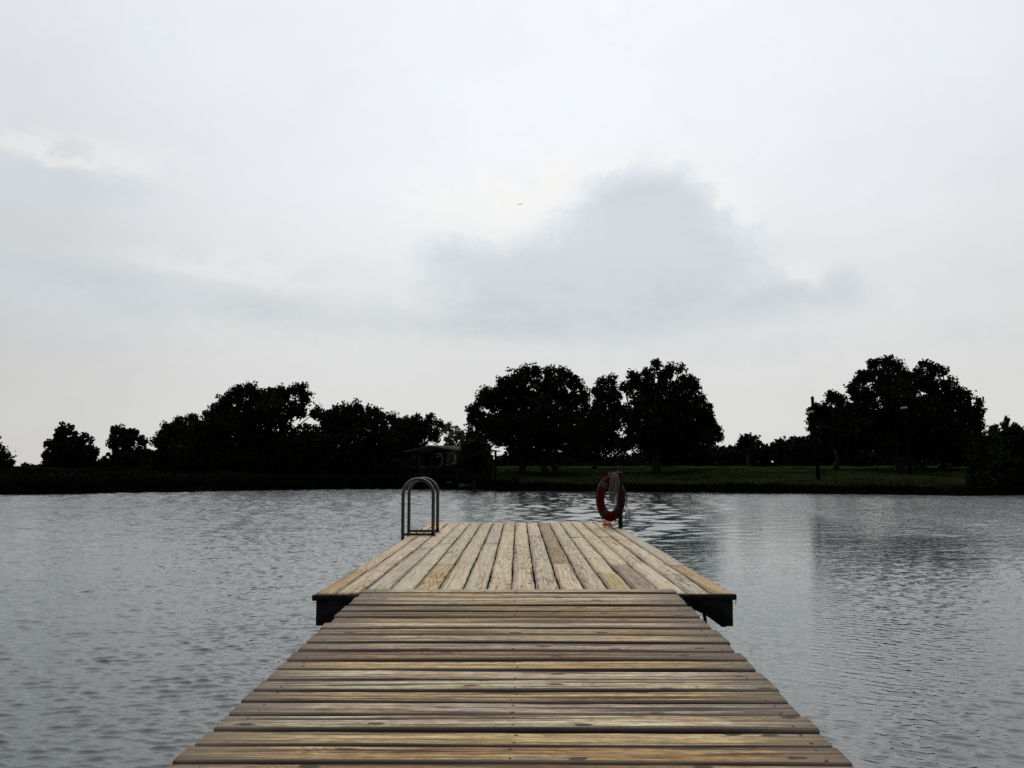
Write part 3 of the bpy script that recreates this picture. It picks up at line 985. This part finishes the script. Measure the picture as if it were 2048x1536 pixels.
tree("shrub", "big dark rounded shrub at the waterline in the right corner", "shrub", None, 53,
     [(2000, 893, 32), (2040, 885, 30), (1970, 922, 28), (2010, 935, 45), (2065, 920, 50), (1980, 955, 32), (2030, 965, 34), (1958, 950, 18)], [2010], seed=16, dens=1.2, tr=.08)
tree("slender_tree", "feathery pale treetops poking up over the right corner shrub", "tree", None, 88,
     [(2012, 838, 5), (2009, 848, 7), (2012, 860, 9), (2028, 850, 6), (2027, 862, 9), (1990, 856, 8), (1984, 863, 7), (2000, 872, 12), (2030, 876, 14), (2016, 890, 16)], [2012], mat=M_LEAF3, seed=17, dens=.9, leaf=.17, clump=.22, leaves=10, spread=.4, tr=.08)
tree("oak_tree", "small lone distant tree rising above the low woods right of centre", "tree", None, 108,
     [(1497, 873, 7), (1486, 879, 8), (1508, 879, 8), (1497, 884, 11), (1518, 886, 7), (1478, 887, 7)], [1497], mat=M_LEAF3, seed=18, leaf=.26, clump=.34, leaves=10, spread=.5)

tree("young_tree", "small dark tree hiding the right end of the pavilion roof", "tree", None, 57,
     [(944, 884, 12), (932, 893, 9), (950, 900, 18), (936, 912, 14), (960, 888, 11), (964, 915, 18), (945, 930, 16), (930, 928, 11), (975, 930, 12)], [947], seed=19, dens=1.0, tr=.07, clump=.27, leaf=.19, spread=.4)

# distant woods: one mass
tops = [(-300, 918), (30, 930), (60, 926), (100, 932), (200, 924), (300, 905), (600, 890), (860, 900), (900, 903), (935, 918), (1000, 914), (1030, 908), (1060, 905), (1100, 905), (1220, 912), (1260, 908), (1330, 900), (1400, 887), (1440, 893), (1480, 888),
        (1530, 890), (1560, 882), (1585, 875), (1640, 872), (1720, 888), (1760, 898), (1800, 888), (1960, 872), (2060, 870), (2400, 862)]
tx, ty = zip(*tops)
rng = np.random.default_rng(40)
B = []
for px in np.arange(-300, 2400, 9.0):
    top = float(np.interp(px, tx, ty)) + rng.normal() * 1.5
    Yw = rng.uniform(112, 124)
    p = at(px, top, Yw)
    r = rng.uniform(.55, .95)
    z = p.z - r * .8
    gz_ = float(ground(p.x, p.y))
    while z > gz_ - .3:
        B.append((Vector((p.x + rng.normal() * .2, p.y + rng.uniform(-1, 1), z)), r))
        z -= r * 1.0
C = crown_points(B, rng, .75, .42, 10)
P = leaf_faces(C, .34 * rng.uniform(.7, 1.4, len(C)), rng)
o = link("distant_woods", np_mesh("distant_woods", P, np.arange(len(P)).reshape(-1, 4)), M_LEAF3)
tag(o, None, None, None, "stuff")
B = []
for px in list(np.arange(-60, 935, 8.0)) + list(np.arange(1835, 2060, 10.0)):
    top = (918 if 300 < px < 800 else 936) + rng.normal() * 5
    if px < 200:
        top = 944 + rng.normal() * 3
    if px > 1800:
        top = 932 + rng.normal() * 4
    Yw = rng.uniform(71, 78) if px > 200 else rng.uniform(64, 70)
    p = at(px, top, Yw)
    r = rng.uniform(.4, .75)
    z = p.z - r * .8
    gz_ = float(ground(p.x, p.y))
    while z > gz_ - .25:
        B.append((Vector((p.x + rng.normal() * .15, p.y, z)), r))
        z -= r * .95
C = crown_points(B, rng, .9, .33, 10)
P = leaf_faces(C, .25 * rng.uniform(.7, 1.4, len(C)), rng)
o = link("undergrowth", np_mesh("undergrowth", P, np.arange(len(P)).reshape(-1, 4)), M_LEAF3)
tag(o, None, None, None, "stuff")

# ------------------------------------------------------------------ pavilion
eL, eR = at(806, 903, 64.8), at(916, 900.5, 60.0)
eL.z = eR.z = (eL.z + eR.z) / 2
ap = at(858, 890.5, 62.4)
u = (eR - eL).normalized()
vdir = Vector((-u.y, u.x, 0))
LEN = 3.6
pav = empty("pavilion", ((eL.x + eR.x) / 2, (eL.y + eR.y) / 2, float(ground((eL.x + eR.x) / 2, (eL.y + eR.y) / 2))))
tag(pav, "low open pavilion with a grey pitched roof under the left oaks", "pavilion")
b = MB()
down = Vector((0, 0, -.06))


def slab(b_, q, th_):
    base = len(b_.v)
    for p in q:
        b_.v.append(tuple(p))
    for p in q:
        b_.v.append(tuple(Vector(p) + th_))
    b_.q += [[base, base + 1, base + 2, base + 3], [base + 7, base + 6, base + 5, base + 4]]
    for i in range(4):
        j = (i + 1) % 4
        b_.q.append([base + i, base + 4 + i, base + 4 + j, base + j])


slab(b, [ap, eR, eR + vdir * LEN, ap + vdir * LEN], down)
slab(b, [eL, ap + Vector((0, 0, -.003)), ap + vdir * LEN + Vector((0, 0, -.003)), eL + vdir * LEN], down)
b.build("roof", M_ROOF, pav)
b = MB()
g0 = vdir * -.03
base = len(b.v)
for off in (g0, g0 + vdir * .025):
    for p in (eL + u * .03, eR - u * .03, ap):
        b.v.append(tuple(p + off + Vector((0, 0, -.02 if p is ap else -.05))))
b.t += [[0, 1, 2], [3, 5, 4]]
b.q += [[0, 3, 4, 1], [1, 4, 5, 2], [2, 5, 3, 0]]
b.build("gable_panel", M_SHED, pav)
for s_, l_ in ((.3, .2), (.5, .2), (-.3, .2), (.3, LEN - .2), (-.3, LEN - .2)):
    p = (eL + u * s_ if s_ > 0 else eR + u * s_) if s_ != .5 else (eL + eR) / 2
    p = p + vdir * l_
    gz_ = float(ground(p.x, p.y))
    b = MB()
    b.box((p.x - .08, p.y - .08, gz_ - .1), (p.x + .08, p.y + .08, eL.z - .02), .01)
    b.build("post", M_SHED, pav)
b = MB()
c0 = eL + u * .8 + vdir * 1.6
c1 = eR - u * .8 + vdir * 1.6
gz_ = float(ground((c0.x + c1.x) / 2, (c0.y + c1.y) / 2))
slab(b, [Vector((c0.x, c0.y, gz_ + .75)), Vector((c1.x, c1.y, gz_ + .75)), Vector((c1.x, c1.y, gz_ + .75)) + vdir * .9, Vector((c0.x, c0.y, gz_ + .75)) + vdir * .9], Vector((0, 0, -.8)))
b.build("counter", M_SHED, pav)

# ------------------------------------------------------------------ light poles
def light_pole(px_top, py_top, px_base, Y_, r, label, lamp_px, lamp_py, lamp_w):
    base = at(px_base, 950, Y_)
    base.z = float(ground(base.x, base.y))
    top = at(px_top, py_top, Y_)
    root = empty("light_pole", base)
    tag(root, label, "light pole", "wooden light poles on the right bank")
    b_ = MB()
    b_.tube([base - Vector((0, 0, .2)), base.lerp(top, .3), base.lerp(top, .7), top], [r * 1.35, r * 1.2, r * 1.05, r], 12)
    b_.build("pole", M_POLE, root, True)
    lp = at(lamp_px, lamp_py, Y_ - .22)
    b_ = MB()
    w = lamp_w
    b_.box((lp.x - w, lp.y - .13, lp.z - .07), (lp.x + w, lp.y + .13, lp.z + .07), .03, Matrix.Rotation(-.12, 3, 'Y'), lp)
    b_.build("lamp_head", M_LAMP, root)
    b_ = MB()
    q = base.lerp(top, (lp.z - base.z) / (top.z - base.z))
    b_.tube([q + Vector((0, 0, -.25)), (q + lp) / 2 + Vector((0, -.02, -.16)), lp + Vector((0, .04, -.06))], .03, 8)
    b_.box((lp.x - w * .55, lp.y - .09, lp.z - .28), (lp.x + w * .55, lp.y + .09, lp.z - .075), .02)
    b_.build("bracket", M_POLE, root)


light_pole(1624.5, 793, 1637, 57.5, .095, "tall wooden pole with a small pale lamp standing clear against the sky", 1622, 824, .13)
light_pole(1809, 812, 1821, 60.5, .085, "shorter wooden pole with a pale lamp in front of the right oaks", 1808, 816, .17)

p = at(1900, 936, 62.0)
gzp = float(ground(p.x, p.y))
b = MB()
b.box((p.x - .07, p.y - .07, gzp - .1), (p.x + .07, p.y + .07, gzp + .42), .015)
b.tube([(p.x, p.y, gzp + .40), (p.x, p.y, gzp + .46)], [.085, .05], 8)
o = b.build("bollard", M_POLE)
tag(o, "short dark stub post on the grass right of the shorter pole", "post")

# stones on the bank
for px, py, r_, lab in ((899, 968.5, .24, "pale stone highest on the bank beside the ladder hoops"),
                        (925, 975, .30, "larger stone at the waterline right of the ladder hoops"),
                        (940, 973, .20, "small flat stone just right of the larger waterline stone")):
    d = ray(px, py)
    t = 40.0
    while True:
        q = CAM + d * (t / d.y)
        if q.z <= float(ground(q.x, q.y)) or t > 75:
            break
        t += .05
    import bmesh
    bm = bmesh.new()
    bmesh.ops.create_icosphere(bm, subdivisions=3, radius=1.0)
    sx, sy, sz = r_ * 1.5, r_, r_ * .62
    ph = random.uniform(0, 9)
    for v in bm.verts:
        k = 1 + .16 * math.sin(v.co.x * 3 + ph) + .12 * math.sin(v.co.y * 4 + v.co.z * 3 + ph * 2)
        v.co = Vector((v.co.x * sx * k + q.x, v.co.y * sy * k + q.y, v.co.z * sz * k + q.z + sz * .35))
    me = bpy.data.meshes.new("boulder"); bm.to_mesh(me); bm.free()
    o = link("boulder", me, M_ROCK, None, True)
    tag(o, lab, "stone", "stones on the far bank")

# ------------------------------------------------------------------ bird
bp_ = at(1040.3, 409, 85)
k = 85 / F
b = MB()
b.tube([bp_ + Vector((-.2 * k, 3 * k, .6 * k)), bp_ + Vector((0, 1 * k, .2 * k)), bp_ + Vector((.3 * k, -1.5 * k, -.3 * k)), bp_ + Vector((.3 * k, -2.6 * k, -.5 * k))], [.3 * k, 1.0 * k, .9 * k, .25 * k], 8)


def wing(pts):
    base = len(b.v)
    m_ = len(pts)
    for (x, z, ch) in pts:
        for (yo, zo) in ((ch, -.08), (0.15 * ch, .16), (-ch, -.05), (0.1 * ch, -.16)):
            b.v.append(tuple(bp_ + Vector((x * k, yo * k, (z + zo) * k))))
    for i in range(m_ - 1):
        for j in range(4):
            l = (j + 1) % 4
            b.q.append([base + i * 4 + j, base + i * 4 + l, base + (i + 1) * 4 + l, base + (i + 1) * 4 + j])


wing([(.1, .1, 1.3), (-2, .6, 1.5), (-4.2, .7, 1.2), (-6.2, .2, .7), (-8.2, -.2, .15)])
wing([(.2, .2, 1.3), (1.6, 1.3, 1.5), (3, 2.1, 1.3), (4.6, 3.1, .8), (6.0, 3.9, .15)])
o = b.build("bird", M_BIRD, None, True)
tag(o, "small grey bird gliding with raised wings against the clouds", "bird")

# ------------------------------------------------------------------ sky and light
SUN_EL = 52.0
world = bpy.data.worlds.new("World")
scene.world = world
world.use_nodes = True
wt = world.node_tree
wt.nodes.clear()
n = NT(wt)
dirv = n.new("ShaderNodeTexCoord").outputs["Generated"]
d = n.sep(dirv)
az = n.m("MULTIPLY", n.m("ARCTAN2", d[0], d[1]), 57.29578)
el = n.m("MULTIPLY", n.m("ARCSINE", d[2]), 57.29578)


def azel(px, py):
    v = ray(px, py).normalized()
    return math.degrees(math.atan2(v.x, v.y)), math.degrees(math.asin(v.z))


ae = n.xyz(az, el, 0.0)
nz = n.noise(n.vm("ADD", n.vm("MULTIPLY", dirv, (1.0, 1.0, 1.6)), (5.3, 1.7, 8.2)), 9.0, 9, .60, .35)
nz3 = n.noise(n.vm("MULTIPLY", dirv, (1.0, 1.0, 3.0)), 5.0, 6, .6, .4)
nz2 = n.noise(n.vm("MULTIPLY", dirv, (1.0, 1.0, 2.6)), 2.6, 5, .55, .3)


def gauss(px, py, rx, ry):
    a, e = azel(px, py)
    q = n.vm("MULTIPLY", n.vm("SUBTRACT", ae, (a, e, 0.0)), (32.2 / rx, 32.2 / ry, 0.0))
    return n.m("POWER", 2.71828, n.m("MULTIPLY", n.vm("DOT_PRODUCT", q, q), -1.0))


def gsum(lst):
    t = None
    for (px, py, rx, ry, s_) in lst:
        g_ = n.m("MULTIPLY", gauss(px, py, rx, ry), s_)
        t = g_ if t is None else n.m("ADD", t, g_)
    return t


# veil: brighter high up and round the hidden sun, greyer near the horizon
ramp = n.new("ShaderNodeValToRGB")
n.put(ramp.inputs[0], n.m("DIVIDE", el, 90.0))
cr = ramp.color_ramp
cr.elements[0].position, cr.elements[0].color = 0.0, (.70, .695, .67, 1)
cr.elements[1].position, cr.elements[1].color = 1.0, (1.28, 1.29, 1.32, 1)
for p_, c_ in ((.07, (.725, .73, .72, 1)), (.15, (.785, .805, .82, 1)), (.25, (.83, .86, .895, 1)), (.33, (.855, .882, .925, 1)), (.55, (1.15, 1.16, 1.20, 1))):
    e_ = cr.elements.new(p_)
    e_.color = c_
col = ramp.outputs[0]
glow = gsum([(1180, 60, 520, 420, .085), (1040, 330, 420, 160, .05), (760, 420, 200, 120, .04)])
dark = gsum([(-150, 640, 420, 420, .18), (40, 150, 220, 300, .06), (2200, 500, 260, 500, .05)])
gain = n.m("SUBTRACT", n.m("ADD", 1.0, glow), dark)
gain = n.m("MULTIPLY", gain, n.m("ADD", .90, n.m("ADD", n.m("MULTIPLY", nz2, .08), n.m("MULTIPLY", nz, .12))))
col = n.mix(1.0, col, n.xyz(gain, gain, gain), "MULTIPLY")
# grey-blue cumulus banks with lit upper rims
G = gsum([(1275, 395, 110, 55, .55), (1270, 560, 240, 95, 1.0), (1060, 560, 190, 70, .8), (1300, 430, 120, 90, .75), (1400, 500, 90, 60, .5), (1230, 640, 330, 45, .55), (1600, 600, 160, 38, .55), (1690, 555, 38, 36, .5), (900, 500, 60, 55, .35),
          (130, 375, 140, 40, .75), (20, 360, 90, 45, .45), (90, 560, 190, 62, .80), (500, 605, 230, 46, .62), (700, 650, 160, 34, .3), (960, 660, 180, 34, .45), (200, 690, 160, 30, .35), (1560, 700, 260, 30, .3), (1950, 660, 120, 40, .25)])
bil = n.noise(n.vm("ADD", n.vm("MULTIPLY", dirv, (1.0, 1.0, 1.35)), (3.1, 7.7, 1.9)), 22.0, 5, .55, .5)
bil = n.m("SUBTRACT", 1.0, n.m("MULTIPLY", n.m("ABSOLUTE", n.m("SUBTRACT", bil, .5)), 4.5))
dens = n.m("ADD", n.m("MULTIPLY", G, 1.12), n.m("MULTIPLY", n.m("SUBTRACT", nz, .5), 1.25))
dens = n.m("ADD", dens, n.m("MULTIPLY", n.m("SUBTRACT", nz3, .5), .5))
dens = n.m("ADD", dens, n.m("MULTIPLY", n.m("SUBTRACT", bil, .45), .32))
msk = n.m("MULTIPLY", n.step(dens, .10, .98), n.step(dens, .3, 1.3, .55, .92))
rim = n.m("MULTIPLY", n.step(dens, -.02, .26), n.step(dens, .28, .66, 1, 0))
RM = gsum([(1180, 360, 230, 60, 1.0), (1420, 430, 90, 60, .8), (1010, 440, 90, 80, .8), (860, 390, 80, 60, .7), (130, 310, 200, 40, .6), (480, 540, 220, 40, .35), (1590, 560, 90, 30, .4)])
rim = n.m("MULTIPLY", rim, n.m("MINIMUM", RM, 1.0))
cl = n.mix(n.step(el, 4, 16), (.56, .60, .61), (.605, .665, .705))
cl = n.mix(n.m("MULTIPLY", n.step(n.m("ADD", nz3, n.m("MULTIPLY", bil, .10)), .46, .66), .38), cl, (.70, .75, .785))
col = n.mix(msk, col, cl)
col = n.mix(n.m("MULTIPLY", rim, .75), col, (.95, .94, .90))
# unseen sky behind the viewer, dimmed to keep surfaces facing the camera dark
back = n.step(d[1], -.55, .35, .22, 1.0)
col = n.mix(1.0, col, n.xyz(back, back, back), "MULTIPLY")
sky = n.new("ShaderNodeTexSky", sky_type="NISHITA", sun_disc=False, sun_elevation=R(SUN_EL), sun_rotation=R(3))
STR = .1
col10 = n.mix(1.0, col, (1 / STR, 1 / STR, 1 / STR), "MULTIPLY")
skc = n.mix(.965, sky.outputs[0], col10)
bg = n.new("ShaderNodeBackground")
n.put(bg.inputs[0], skc)
bg.inputs[1].default_value = STR
out = n.new("ShaderNodeOutputWorld")
wt.links.new(bg.outputs[0], out.inputs[0])

sd = bpy.data.lights.new("sun", "SUN")
sd.energy = .5
sd.angle = R(80)
sd.color = (1, .96, .9)
so = bpy.data.objects.new("sun", sd)
so.rotation_euler = (R(-(90 - SUN_EL)), 0, R(-3))
so.location = (0, 0, 30)
COL.objects.link(so)

scene.render.engine = "CYCLES"
scene.cycles.max_bounces = 6
scene.cycles.use_denoising = False
vs = scene.view_settings
vs.view_transform = "Standard"
vs.look = "None"
vs.exposure = 0.0
vs.gamma = 1.0
